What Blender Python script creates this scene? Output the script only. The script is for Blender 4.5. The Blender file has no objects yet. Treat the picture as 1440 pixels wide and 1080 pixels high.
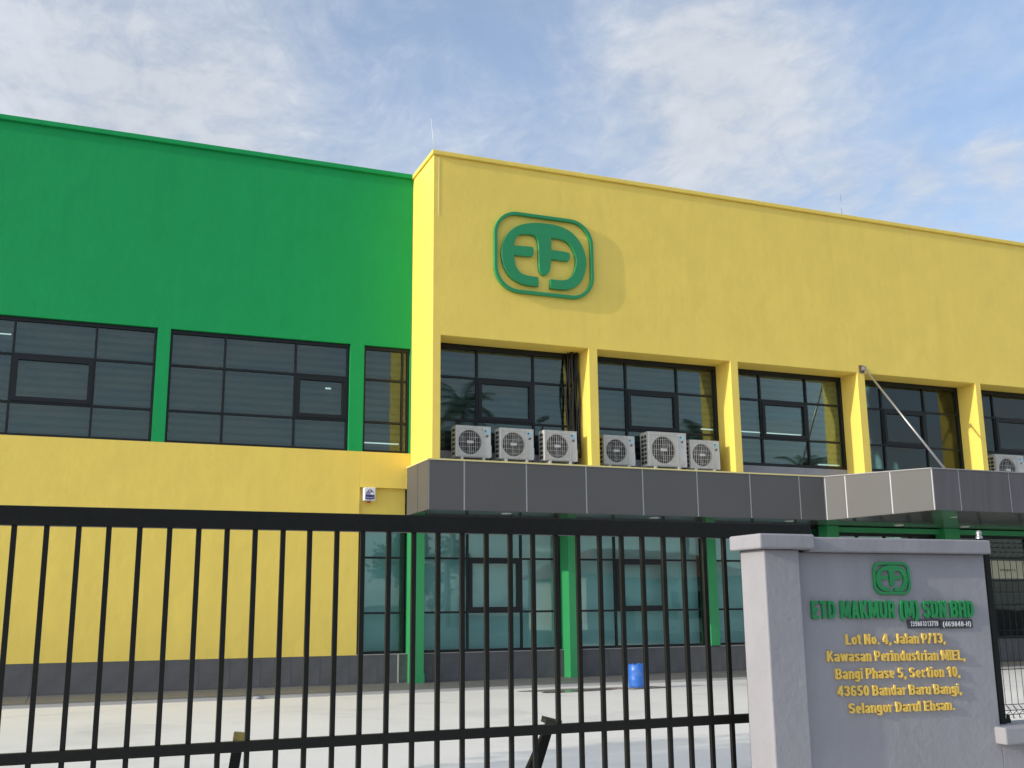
import bpy, bmesh, math, random
from mathutils import Vector, Matrix, noise
random.seed(7)
R = math.radians
S = bpy.context.scene
COL = S.collection

# ------------------------------------------------------------ camera
cam_d = bpy.data.cameras.new('camera')
cam = bpy.data.objects.new('camera', cam_d); COL.objects.link(cam)
F, PAN, PIT, ROL = 1494.54, R(22.2118), R(11.8758), R(-0.5334)
cam_d.sensor_fit = 'HORIZONTAL'; cam_d.sensor_width = 36.0
cam_d.lens = 36.0 * F / 1440.0
cam_d.clip_start = 0.05; cam_d.clip_end = 3000
fwd = Vector((math.sin(PAN)*math.cos(PIT), math.cos(PAN)*math.cos(PIT), math.sin(PIT)))
rt = Vector((math.cos(PAN), -math.sin(PAN), 0)); up = rt.cross(fwd)
r2 = math.cos(ROL)*rt + math.sin(ROL)*up; u2 = -math.sin(ROL)*rt + math.cos(ROL)*up
M = Matrix((r2, u2, -fwd)).transposed().to_4x4(); M.translation = Vector((0, 0, 1.6))
cam.matrix_world = M
S.camera = cam

# ------------------------------------------------------------ sky, sun, exposure
SUN = Vector((-1.0, -0.105, 0.32)).normalized()
EL = math.asin(SUN.z); AZ = math.atan2(SUN.x, SUN.y)
w = bpy.data.worlds.new('World'); S.world = w; w.use_nodes = True
nt = w.node_tree; nt.nodes.clear()
def N(t, **k):
    n = nt.nodes.new(t)
    for a, b in k.items(): setattr(n, a, b)
    return n
L = nt.links.new
out = N('ShaderNodeOutputWorld'); bg = N('ShaderNodeBackground'); bg.inputs['Strength'].default_value = 0.15
sky = N('ShaderNodeTexSky', sky_type='NISHITA'); sky.sun_disc = False
sky.sun_elevation = EL; sky.sun_rotation = AZ; sky.air_density = 1.0; sky.dust_density = 1.5; sky.ozone_density = 3.0
tc = N('ShaderNodeTexCoord'); sep = N('ShaderNodeSeparateXYZ'); L(tc.outputs['Generated'], sep.inputs[0])
def MA(op, a, b=None, c=None, clamp=False):
    n = N('ShaderNodeMath', operation=op); n.use_clamp = clamp
    for i, v in enumerate((a, b, c)):
        if v is None: continue
        if isinstance(v, (int, float)): n.inputs[i].default_value = v
        else: L(v, n.inputs[i])
    return n.outputs[0]
zz = MA('ADD', MA('MAXIMUM', sep.outputs['Z'], 0.0), 0.16)
px = MA('DIVIDE', sep.outputs['X'], zz); py = MA('DIVIDE', sep.outputs['Y'], zz)
cmb = N('ShaderNodeCombineXYZ'); L(px, cmb.inputs[0]); L(py, cmb.inputs[1])
mp = N('ShaderNodeMapping'); mp.inputs['Rotation'].default_value = (0, 0, R(-25)); mp.inputs['Scale'].default_value = (1.0, 0.62, 1)
L(cmb.outputs[0], mp.inputs['Vector'])
def NZ(vec, sc, det, rough, dist=0.0, off=0.0):
    n = N('ShaderNodeTexNoise'); n.noise_dimensions = '4D' if off else '3D'
    if off: n.inputs['W'].default_value = off
    n.inputs['Scale'].default_value = sc; n.inputs['Detail'].default_value = det
    n.inputs['Roughness'].default_value = rough; n.inputs['Distortion'].default_value = dist
    L(vec, n.inputs['Vector']); return n.outputs['Fac']
big = NZ(mp.outputs[0], 0.75, 3, 0.55, 0.4, 3.1)
fine = NZ(mp.outputs[0], 4.2, 10, 0.66, 0.9, 1.7)
mott = NZ(cmb.outputs[0], 16.0, 9, 0.62, 0.5, 5.2)
# broad cloud banks, placed by sky direction
def bank(dx, dy, dz, size, amt):
    d = Vector((dx, dy, dz)).normalized()
    vm = N('ShaderNodeVectorMath', operation='DOT_PRODUCT'); L(tc.outputs['Generated'], vm.inputs[0]); vm.inputs[1].default_value = d
    return MA('MULTIPLY', MA('POWER', MA('MAXIMUM', vm.outputs['Value'], 0.0), size), amt)
def pixdir(x, y):
    return (r2*(x-720) + u2*(540-y) + fwd*F).normalized()
cov = MA('ADD', MA('MULTIPLY', big, 0.42), MA('MULTIPLY', fine, 0.95))
for (x, y, s, a) in ((130, 160, 60, .22), (420, 200, 90, .10), (1010, 130, 160, .14), (760, 230, 120, .12), (1180, 250, 90, .14), (1190, 262, 3000, .13), (1290, 245, 3000, .14), (1400, 226, 3000, .15), (930, 50, 700, .13), (1050, 90, 700, .13), (980, 180, 500, .08), (300, 120, 500, .08), (60, 90, 400, .08),
                     (640, 40, 70, -.22), (1330, 60, 60, -.14), (1400, 320, 200, .05), (560, 130, 200, -.08), (230, 10, 250, -.08)):
    d = pixdir(x, y); cov = MA('ADD', cov, bank(d.x, d.y, d.z, s, a))
cr = N('ShaderNodeValToRGB'); L(cov, cr.inputs[0])
cr.color_ramp.elements[0].position = 0.46; cr.color_ramp.elements[1].position = 1.0
cr.color_ramp.interpolation = 'EASE'
cfac = MA('MULTIPLY', cr.outputs['Color'], MA('ADD', MA('MULTIPLY', mott, 1.7), 0.12), clamp=True)
# thin veil everywhere
cfac = MA('ADD', MA('MULTIPLY', cfac, 0.70), 0.32, clamp=True)
mix = N('ShaderNodeMix', data_type='RGBA'); L(cfac, mix.inputs['Factor'])
L(sky.outputs['Color'], mix.inputs[6]); 
# thin cloud scatters forward: brighter towards the sun
vs_ = N('ShaderNodeVectorMath', operation='DOT_PRODUCT'); L(tc.outputs['Generated'], vs_.inputs[0]); vs_.inputs[1].default_value = SUN
lobe = MA('ADD', MA('MULTIPLY', MA('POWER', MA('MAXIMUM', vs_.outputs['Value'], 0.0), 2.0), 2.2), 1.0)
lobe = MA('MULTIPLY', lobe, MA('ADD', MA('MULTIPLY', MA('SUBTRACT', fine, 0.5), 0.5), MA('ADD', MA('MULTIPLY', mott, 0.35), 0.86)))
cs = N('ShaderNodeVectorMath', operation='SCALE'); cs.inputs[0].default_value = (2.28, 2.46, 2.74); L(lobe, cs.inputs['Scale'])
L(cs.outputs[0], mix.inputs[7])
L(mix.outputs[2], bg.inputs['Color']); L(bg.outputs[0], out.inputs[0])

sd = bpy.data.lights.new('sun', 'SUN'); sd.energy = 1.9; sd.angle = R(0.53); sd.color = (1.0, 0.93, 0.80)
so = bpy.data.objects.new('sun', sd); COL.objects.link(so)
so.rotation_euler = SUN.to_track_quat('Z', 'Y').to_euler(); so.location = (-30, 0, 30)
S.view_settings.view_transform = 'Standard'; S.view_settings.look = 'None'
S.view_settings.exposure = 0.80; S.view_settings.gamma = 1.0; S.view_settings.use_curve_mapping = False
S.render.engine = 'CYCLES'
S.cycles.max_bounces = 10; S.cycles.transparent_max_bounces = 16; S.cycles.glossy_bounces = 5

# ------------------------------------------------------------ helpers
def tag(o, label=None, cat=None, group=None, kind=None):
    if label: o['label'] = label
    if cat: o['category'] = cat
    if group: o['group'] = group
    if kind: o['kind'] = kind
    return o
def empty(name, loc, label, cat, group=None):
    o = bpy.data.objects.new(name, None); COL.objects.link(o); o.location = loc
    o.empty_display_size = 0.2
    return tag(o, label, cat, group)
ORG = {}
def org(o):
    v = Vector((0, 0, 0))
    while o is not None: v += o.location; o = o.parent
    return v
class MB:
    def __init__(s): s.v = []; s.f = []; s.m = []; s.mi = 0; s.sm = []
    def face(s, idx, smooth=False): s.f.append(idx); s.m.append(s.mi); s.sm.append(smooth)
    def add(s, vs, fs, smooth=False):
        b = len(s.v); s.v += [tuple(p) for p in vs]
        for f in fs: s.face([b+i for i in f], smooth)
    def box(s, x0, x1, y0, y1, z0, z1):
        s.add([(x0,y0,z0),(x1,y0,z0),(x1,y1,z0),(x0,y1,z0),(x0,y0,z1),(x1,y0,z1),(x1,y1,z1),(x0,y1,z1)],
              [(0,3,2,1),(4,5,6,7),(0,1,5,4),(1,2,6,5),(2,3,7,6),(3,0,4,7)]); return s
    def bar(s, a, b, wx, wy, upv=(0,0,1)):
        a = Vector(a); b = Vector(b); d = (b-a).normalized()
        u = d.cross(Vector(upv))
        if u.length < 1e-4: u = d.cross(Vector((0,1,0)))
        u.normalize(); v = d.cross(u).normalized(); vs = []
        for p in (a, b):
            for sx, sy in ((-1,-1),(1,-1),(1,1),(-1,1)): vs.append(p + u*sx*wx/2 + v*sy*wy/2)
        s.add(vs, [(0,1,2,3),(7,6,5,4),(0,4,5,1),(1,5,6,2),(2,6,7,3),(3,7,4,0)]); return s
    def tube(s, pts, rad, n=8, cap=True):
        pts = [Vector(p) for p in pts]; rr = rad if isinstance(rad, (list, tuple)) else [rad]*len(pts)
        ref = None; vs = []; k = len(pts)
        for i, p in enumerate(pts):
            d = (pts[min(i+1, k-1)] - pts[max(i-1, 0)]).normalized()
            if ref is None:
                ref = d.cross(Vector((0,0,1)));
                if ref.length < 1e-3: ref = d.cross(Vector((0,1,0)))
            ref = (ref - d*ref.dot(d)).normalized(); q = d.cross(ref)
            for j in range(n):
                a = 2*math.pi*j/n; vs.append(p + (ref*math.cos(a) + q*math.sin(a))*rr[i])
        fs = [(i*n+j, i*n+(j+1)%n, (i+1)*n+(j+1)%n, (i+1)*n+j) for i in range(k-1) for j in range(n)]
        s.add(vs, fs, True)
        if cap:
            b = len(s.v) - len(vs); s.face([b+j for j in range(n)][::-1]); s.face([b+(k-1)*n+j for j in range(n)])
        return s
    def lathe(s, prof, c, n=24, smooth=True):
        vs = []
        for r_, z in prof:
            for j in range(n):
                a = 2*math.pi*j/n; vs.append((c[0]+r_*math.cos(a), c[1]+r_*math.sin(a), c[2]+z))
        fs = [(i*n+j, i*n+(j+1)%n, (i+1)*n+(j+1)%n, (i+1)*n+j) for i in range(len(prof)-1) for j in range(n)]
        s.add(vs, fs, smooth); return s
    def wall(s, x0, x1, z0, z1, y0, y1, holes=()):
        xs = sorted({x0, x1, *[h[0] for h in holes], *[h[1] for h in holes]}); xs = [x for x in xs if x0-1e-6 <= x <= x1+1e-6]
        zs = sorted({z0, z1, *[h[2] for h in holes], *[h[3] for h in holes]}); zs = [z for z in zs if z0-1e-6 <= z <= z1+1e-6]
        nx, nz = len(xs)-1, len(zs)-1
        def solid(i, j):
            if i < 0 or j < 0 or i >= nx or j >= nz: return False
            cx, cz = (xs[i]+xs[i+1])/2, (zs[j]+zs[j+1])/2
            return not any(h[0] < cx < h[1] and h[2] < cz < h[3] for h in holes)
        b = len(s.v); W = nx+1
        for y in (y0, y1):
            for z in zs:
                for x in xs: s.v.append((x, y, z))
        o2 = W*(nz+1)
        I = lambda i, j, k: b + k*o2 + j*W + i
        for i in range(nx):
            for j in range(nz):
                if not solid(i, j): continue
                s.face([I(i,j,0), I(i+1,j,0), I(i+1,j+1,0), I(i,j+1,0)])
                s.face([I(i,j,1), I(i,j+1,1), I(i+1,j+1,1), I(i+1,j,1)])
                if not solid(i-1,j): s.face([I(i,j,1), I(i,j,0), I(i,j+1,0), I(i,j+1,1)])
                if not solid(i+1,j): s.face([I(i+1,j,0), I(i+1,j,1), I(i+1,j+1,1), I(i+1,j+1,0)])
                if not solid(i,j-1): s.face([I(i,j,1), I(i+1,j,1), I(i+1,j,0), I(i,j,0)])
                if not solid(i,j+1): s.face([I(i,j+1,0), I(i+1,j+1,0), I(i+1,j+1,1), I(i,j+1,1)])
        return s
    def poly_xz(s, pts, y0, y1):
        n = len(pts); s.add([(x, y0, z) for x, z in pts] + [(x, y1, z) for x, z in pts],
              [tuple(range(n)), tuple(range(n, 2*n))[::-1]] + [(i, i+n, (i+1)%n+n, (i+1)%n) for i in range(n)]); return s
    def build(s, name, mats, parent=None, bevel=0, seg=2, kind=None, label=None, rel=None):
        me = bpy.data.meshes.new(name); o0 = rel if rel is not None else (org(parent) if parent else Vector((0,0,0)))
        me.from_pydata([(p[0]-o0[0], p[1]-o0[1], p[2]-o0[2]) for p in s.v], [], s.f)
        if not isinstance(mats, (list, tuple)): mats = [mats]
        for m in mats: me.materials.append(m)
        for p, mi, sm in zip(me.polygons, s.m, s.sm): p.material_index = mi; p.use_smooth = sm
        me.validate(); me.update()
        bm = bmesh.new(); bm.from_mesh(me); bmesh.ops.recalc_face_normals(bm, faces=bm.faces); bm.to_mesh(me); bm.free()
        o = bpy.data.objects.new(name, me); COL.objects.link(o)
        if parent: o.parent = parent
        if bevel:
            b = o.modifiers.new('bevel', 'BEVEL'); b.width = bevel; b.segments = seg; b.limit_method = 'ANGLE'; b.angle_limit = R(50)
        if kind: o['kind'] = kind
        if label: o['label'] = label
        return o
def B(name, mat, parent, *b, bevel=0, **k):
    m = MB(); m.box(*b); return m.build(name, mat, parent, bevel=bevel, **k)
def copy_tree(o, parent=None):
    c = o.copy(); COL.objects.link(c)
    if parent: c.parent = parent
    for ch in o.children: copy_tree(ch, c)
    return c

# ------------------------------------------------------------ materials
def mat(name, base, rough=0.6, metal=0.0, var=0.0, vscale=1.5, bump=0.0, bscale=30.0, bstretch=(1,1,1), spec=0.5,
        streak=0.0, dirt=None, bigbump=0.0, coat=0.0, emit=None):
    m = bpy.data.materials.new(name); m.use_nodes = True; t = m.node_tree; ns = t.nodes; lk = t.links.new
    p = ns['Principled BSDF']; p.inputs['Base Color'].default_value = (*base, 1); p.inputs['Roughness'].default_value = rough
    p.inputs['Metallic'].default_value = metal; p.inputs['Specular IOR Level'].default_value = spec
    p.inputs['Coat Weight'].default_value = coat
    if emit: p.inputs['Emission Color'].default_value = (*emit[:3], 1); p.inputs['Emission Strength'].default_value = emit[3]
    tcn = ns.new('ShaderNodeTexCoord'); col = None
    def nz(sc, det, ro, stretch=(1,1,1), dist=0):
        mpn = ns.new('ShaderNodeMapping'); mpn.inputs['Scale'].default_value = stretch; lk(tcn.outputs['Object'], mpn.inputs['Vector'])
        n = ns.new('ShaderNodeTexNoise'); n.inputs['Scale'].default_value = sc; n.inputs['Detail'].default_value = det
        n.inputs['Roughness'].default_value = ro; n.inputs['Distortion'].default_value = dist
        lk(mpn.outputs[0], n.inputs['Vector']); return n.outputs['Fac']
    def scalecol(fac, lo, hi, prev):
        mr = ns.new('ShaderNodeMapRange'); mr.inputs['From Min'].default_value = 0.3; mr.inputs['From Max'].default_value = 0.7
        mr.inputs['To Min'].default_value = lo; mr.inputs['To Max'].default_value = hi; lk(fac, mr.inputs['Value'])
        mx = ns.new('ShaderNodeVectorMath'); mx.operation = 'SCALE'
        if prev is None: mx.inputs[0].default_value = base
        else: lk(prev, mx.inputs[0])
        lk(mr.outputs[0], mx.inputs['Scale']); return mx.outputs[0]
    if var: col = scalecol(nz(vscale, 6, 0.6), 1-var, 1+var, col)
    if streak: col = scalecol(nz(3.0, 5, 0.65, (1.6, 1.6, 0.09)), 1-streak, 1+streak*0.6, col)
    if dirt:
        dcol, amt, dsc = dirt
        mr = ns.new('ShaderNodeMapRange'); mr.inputs['From Min'].default_value = 0.52; mr.inputs['From Max'].default_value = 0.75
        mr.inputs['To Max'].default_value = amt; lk(nz(dsc, 8, 0.65, dist=0.6), mr.inputs['Value'])
        mx = ns.new('ShaderNodeMix'); mx.data_type = 'RGBA'; lk(mr.outputs[0], mx.inputs['Factor'])
        if col is None: mx.inputs[6].default_value = (*base, 1)
        else: lk(col, mx.inputs[6])
        mx.inputs[7].default_value = (*dcol, 1); col = mx.outputs[2]
    if col is not None: lk(col, p.inputs['Base Color'])
    prev = None
    for st, sc, stretch, dist in ((bump, bscale, bstretch, 0.01), (bigbump, 1.6, (1,1,1), 0.05)):
        if not st: continue
        b = ns.new('ShaderNodeBump'); b.inputs['Strength'].default_value = st; b.inputs['Distance'].default_value = dist
        lk(nz(sc, 5, 0.55, stretch, 0.3), b.inputs['Height'])
        if prev: lk(prev, b.inputs['Normal'])
        prev = b.outputs[0]
    if prev: lk(prev, p.inputs['Normal'])
    return m
def glass(name, tint, refl, mirror=(0.86, 0.95, 0.90)):
    m = bpy.data.materials.new(name); m.use_nodes = True; t = m.node_tree; t.nodes.clear(); lk = t.links.new
    o = t.nodes.new('ShaderNodeOutputMaterial'); tr = t.nodes.new('ShaderNodeBsdfTransparent'); tr.inputs[0].default_value = (*tint, 1)
    g = t.nodes.new('ShaderNodeBsdfGlossy'); g.inputs['Roughness'].default_value = 0.015; g.inputs['Color'].default_value = (*mirror, 1)
    tcn = t.nodes.new('ShaderNodeTexCoord'); n = t.nodes.new('ShaderNodeTexNoise'); n.inputs['Scale'].default_value = 0.9; n.inputs['Detail'].default_value = 1
    lk(tcn.outputs['Object'], n.inputs['Vector']); b = t.nodes.new('ShaderNodeBump'); b.inputs['Strength'].default_value = 0.12; b.inputs['Distance'].default_value = 0.02
    lk(n.outputs['Fac'], b.inputs['Height']); lk(b.outputs[0], g.inputs['Normal'])
    fr = t.nodes.new('ShaderNodeFresnel'); fr.inputs['IOR'].default_value = 1.5
    a = t.nodes.new('ShaderNodeMath'); a.operation = 'ADD'; a.inputs[1].default_value = refl; a.use_clamp = True
    lk(fr.outputs[0], a.inputs[0]); mx = t.nodes.new('ShaderNodeMixShader')
    lk(a.outputs[0], mx.inputs[0]); lk(tr.outputs[0], mx.inputs[1]); lk(g.outputs[0], mx.inputs[2]); lk(mx.outputs[0], o.inputs[0])
    return m

YEL = (0.86, 0.64, 0.125); GRN = (0.010, 0.325, 0.088)
plas = dict(rough=0.62, var=0.035, vscale=1.2, bump=0.34, bscale=7.0, bstretch=(1,1,0.7), bigbump=0.24, spec=0.35, streak=0.025)
m_yel = mat('yellow_plaster', YEL, **plas)
m_grn = mat('green_plaster', GRN, **{**plas, 'spec': 0.2})
m_grnp = mat('green_paint', (0.028, 0.28, 0.09), rough=0.45, var=0.03, bump=0.06, bscale=14)
m_ylip = mat('cream_flashing', (0.68, 0.58, 0.25), rough=0.45)
m_grey = mat('grey_render', (0.32, 0.312, 0.332), rough=0.8, var=0.06, vscale=2.2, bump=0.34, bscale=20, bigbump=0.2, spec=0.3, streak=0.05, dirt=((0.22,0.22,0.24), 0.25, 1.4))
m_acp = mat('aluminium_cladding', (0.098, 0.095, 0.093), rough=0.55, metal=0.15, var=0.04, vscale=0.8, spec=0.4)
m_acpd = mat('aluminium_cladding_stained', (0.108, 0.103, 0.108), rough=0.55, metal=0.15, var=0.05, vscale=0.8, spec=0.4, streak=0.2)
m_seal = mat('pale_joint_sealant', (0.52, 0.52, 0.52), rough=0.6)
m_soff = mat('soffit_board', (0.11, 0.113, 0.112), rough=0.13, spec=0.7, var=0.05)
m_frame = mat('black_window_frame', (0.008, 0.009, 0.010), rough=0.4, spec=0.35)
m_gl_up = glass('tinted_glass_upper', (0.80, 0.87, 0.84), 0.022)
m_gl_lo = glass('tinted_glass_lower', (0.84, 0.95, 0.94), 0.03)
m_bla = mat('blind_band_pale', (0.115, 0.128, 0.125), rough=0.9)
m_blb = mat('blind_band_sheer', (0.05, 0.058, 0.057), rough=0.9)
m_blg = mat('lower_blind', (0.50, 0.66, 0.66), rough=0.9, var=0.12, vscale=0.7)
m_dark = mat('dark_interior', (0.02, 0.022, 0.024), rough=0.9)
m_tile = mat('slate_skirting_tile', (0.105, 0.104, 0.106), rough=0.55, var=0.16, vscale=3.0, bump=0.25, bscale=30, spec=0.4, dirt=((0.15,0.15,0.155), 0.35, 2.0))
m_pave = mat('walkway_tile', (0.155, 0.146, 0.132), rough=0.5, var=0.15, vscale=2.0, bump=0.2, bscale=30, dirt=((0.14,0.135,0.125), 0.5, 1.6))
m_grout = mat('pale_grout', (0.42, 0.41, 0.38), rough=0.9)
m_conc = mat('yard_concrete', (0.75, 0.71, 0.655), rough=0.75, var=0.05, vscale=0.35, bump=0.3, bscale=7, bstretch=(0.2,2.0,1), dirt=((0.50,0.49,0.47), 0.8, 0.5))
m_asph = mat('asphalt', (0.06, 0.06, 0.062), rough=0.9, var=0.12, vscale=3, bump=0.5, bscale=80)
m_gate = mat('black_gate_paint', (0.008, 0.008, 0.0065), rough=0.5, spec=0.3, var=0.25, vscale=20, bump=0.08, bscale=60)
m_rust = mat('rusty_yellow_paint', (0.36, 0.27, 0.07), rough=0.8, var=0.2, vscale=30, dirt=((0.16,0.13,0.10), 0.9, 16))
m_steel = mat('galvanised_steel', (0.42, 0.40, 0.39), rough=0.35, metal=0.8, var=0.08)
m_ac = mat('ac_cream_enamel', (0.55, 0.535, 0.485), rough=0.45, var=0.07, vscale=4, streak=0.06, dirt=((0.30,0.27,0.22), 0.5, 3.5))
m_acg = mat('ac_guard_wire', (0.52, 0.50, 0.46), rough=0.45)
m_acd = mat('ac_dark_inside', (0.038, 0.037, 0.034), rough=0.6)
m_acf = mat('ac_grey_fan', (0.11, 0.11, 0.11), rough=0.5)
m_blue = mat('pale_blue_print', (0.38, 0.56, 0.62), rough=0.4)
m_ink = mat('black_ink', (0.015, 0.015, 0.02), rough=0.5)
m_logo = mat('green_sign_enamel', (0.014, 0.25, 0.085), rough=0.3, spec=0.5, var=0.02)
m_lgn = mat('green_letter_face', (0.02, 0.27, 0.085), rough=0.32, metal=0.1)
m_gold = mat('gold_letter_face', (0.88, 0.60, 0.13), rough=0.36, metal=0.1, var=0.06, vscale=12)
m_white = mat('white_plastic', (0.74, 0.74, 0.76), rough=0.4)
m_navy = mat('navy_print', (0.03, 0.03, 0.14), rough=0.4)
m_lilac = mat('lilac_print', (0.30, 0.28, 0.48), rough=0.4)
m_red = mat('red_lens', (0.45, 0.05, 0.03), rough=0.25)
m_plate = mat('dark_number_plate', (0.05, 0.052, 0.06), rough=0.3)
m_drum = mat('blue_plastic_drum', (0.025, 0.13, 0.48), rough=0.38, var=0.08, vscale=6, dirt=((0.25,0.33,0.5), 0.3, 7))
m_board = mat('weathered_board', (0.42, 0.37, 0.30), rough=0.8, var=0.15, vscale=8)
m_wood = mat('weathered_board_edge', (0.12, 0.09, 0.07), rough=0.8)
m_rub = mat('black_pipe_foam', (0.012, 0.012, 0.013), rough=0.5, bump=0.4, bscale=25)
m_tube = mat('lit_tube', (0.8, 0.9, 0.9), emit=(0.75, 0.92, 0.9, 0.5))
m_lamp = mat('unlit_downlight', (0.70, 0.70, 0.68), rough=0.35)
m_bann = mat('cream_banner', (0.50, 0.50, 0.36), rough=0.6, var=0.03)
m_bark = mat('bark', (0.13, 0.10, 0.075), rough=0.9, var=0.2, vscale=6, bump=0.6, bscale=18)
m_leaf = mat('palm_leaf', (0.045, 0.085, 0.022), rough=0.55, var=0.2, vscale=3)
m_leaf2 = mat('broad_leaf', (0.05, 0.09, 0.025), rough=0.55, var=0.25, vscale=2)
m_house = mat('house_wall', (0.60, 0.58, 0.53), rough=0.8, var=0.04)
m_roof = mat('terracotta_roof', (0.26, 0.085, 0.05), rough=0.7, var=0.12, vscale=4)
m_water = bpy.data.materials.new('wet_film'); m_water.use_nodes = True
_p = m_water.node_tree.nodes['Principled BSDF']; _p.inputs['Base Color'].default_value = (0.22, 0.20, 0.17, 1); _p.inputs['Roughness'].default_value = 0.08; _p.inputs['Specular IOR Level'].default_value = 0.9

# ------------------------------------------------------------ ground
g = MB(); g.box(-900, 900, -900, 900, -0.5, -0.012); tag(g.build('ground', m_asph), kind='structure')
g = MB(); g.box(-26, 46, 3.9, 22.25, -0.3, 0.0); tag(g.build('yard', m_conc), kind='structure')
g = MB(); g.box(-26, 46, 0.8, 3.896, -0.3, 0.004); tag(g.build('pavement', m_pave), kind='structure')
# walkway in front of the building, tiled
wk = MB(); wk.box(-26, 46, 20.52, 22.26, -0.2, 0.066); wk = tag(wk.build('walkway', m_grout), kind='structure')
tile_me = None
def alike(name, cache, dims, mat_, parent, loc, bevel=0):
    k = (name,) + tuple(round(d, 4) for d in dims)
    if k not in cache:
        mm = MB(); mm.box(0, dims[0], 0, dims[1], 0, dims[2]); o = mm.build(name, mat_, None, bevel=bevel)
        o.parent = parent; cache[k] = o.data
    else:
        o = bpy.data.objects.new(name, cache[k]); COL.objects.link(o); o.parent = parent
        if bevel:
            b = o.modifiers.new('bevel', 'BEVEL'); b.width = bevel; b.segments = 1; b.limit_method = 'ANGLE'
    o.location = Vector(loc) - org(parent); return o
CA = {}
x = -3.0
while x < 25.5:
    for j, y in enumerate((20.515, 21.105, 21.69)):
        dz = random.uniform(-0.0012, 0.0012)
        t = alike('paving_tile', CA, (0.589, 0.580 if j < 2 else 0.566, 0.020), m_pave, wk, (x + random.uniform(-.001,.001), y, 0.060+dz))
    x += 0.60
# mortar lump on the kerb edge
g = MB(); g.tube([(3.20, 20.50, 0.02), (3.28, 20.48, 0.025), (3.40, 20.49, 0.02)], [0.02, 0.035, 0.02], 7); tag(g.build('mortar_lump', m_grey, wk))
# wet patch
g = MB(); pts = []
for i in range(40):
    a = 2*math.pi*i/40; rr = 1 + 0.22*math.sin(3*a+1) + 0.12*math.sin(5*a)
    pts.append((9.35 + 1.15*rr*math.cos(a), 19.62 + 0.42*rr*math.sin(a), 0.004))
g.add(pts, [tuple(range(40))]); pud = g.build('puddle', m_water)
tag(pud, 'shallow wet puddle on the concrete yard beside the walkway kerb', 'puddle')

# ------------------------------------------------------------ main building
bld = empty('commercial_building', (6.68, 22.3, 0), 'two-storey commercial building painted green and yellow with dark windows', 'building')
SILL, HEAD = 4.93, 7.30
YA, YB = 22.30, 20.78
# upper left (green) wall with ribbon windows
WIN_L = [(-14.3, -10.55), (-10.30, -6.55), (-6.30, -2.78), (-2.53, 1.264), (1.516, 5.29), (5.60, 6.655)]
gw = MB(); gw.wall(-20, 6.672, SILL, 11.33, YA, YA+0.3, [(a, b, SILL, HEAD) for a, b in WIN_L]); gw.build('green_wall', m_grn, bld)
pr = MB(); pr.box(-20.05, 6.655, YA-0.07, YA+0.40, 11.335, 11.44); pr.build('parapet_coping', m_grn, bld, bevel=0.012)
yw = MB(); yw.wall(-20, 5.555, 0.66, SILL-0.002, YA, YA+0.3); yw.build('yellow_wall', m_yel, bld)
yw = MB(); yw.wall(5.557, 6.672, 4.155, SILL-0.002, YA, YA+0.3); yw.build('yellow_wall', m_yel, bld)
yw = MB(); yw.wall(5.557, 6.60, 3.50, 4.153, YA+0.10, YA+0.3); yw.build('recessed_wall', m_yel, bld)
# projecting yellow block
OPEN = [(6.867, 10.345), (10.566, 14.077), (14.289, 17.808), (18.04, 21.664), (21.85, 25.42), (25.62, 29.2), (29.4, 33.0)]
yb = MB(); yb.wall(6.682, 36, 4.55, 11.33, YB, YB+0.64, [(a, b, 4.60, 7.27) for a, b in OPEN]); yb.box(6.682, 7.0, YB+0.642, YA+0.6, 4.55, 11.33)
yb.build('yellow_block_wall', m_yel, bld, bevel=0.012)
pc = MB(); pc.box(6.640, 36.1, YB-0.06, YB+0.34, 11.333, 11.43); pc.box(6.640, 6.98, YB+0.343, YA+0.75, 11.333, 11.43); pc.build('parapet_coping', m_yel, bld, bevel=0.014)
rf = MB(); rf.box(-19.9, 35.9, YA+0.62, 44, 0.3, 11.0); rf.build('roof_and_core', m_dark, bld)
rf = MB(); rf.box(7.02, 35.9, YB+0.66, YA+0.60, 7.34, 11.0); rf.build('roof_and_core', m_dark, bld)
sw = MB(); sw.box(-20, -19.7, YA+0.31, 44, 0, 11.33); sw.box(36.01, 36.3, YB, 44, 0, 11.33); sw.build('side_wall', m_yel, bld)

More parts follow.
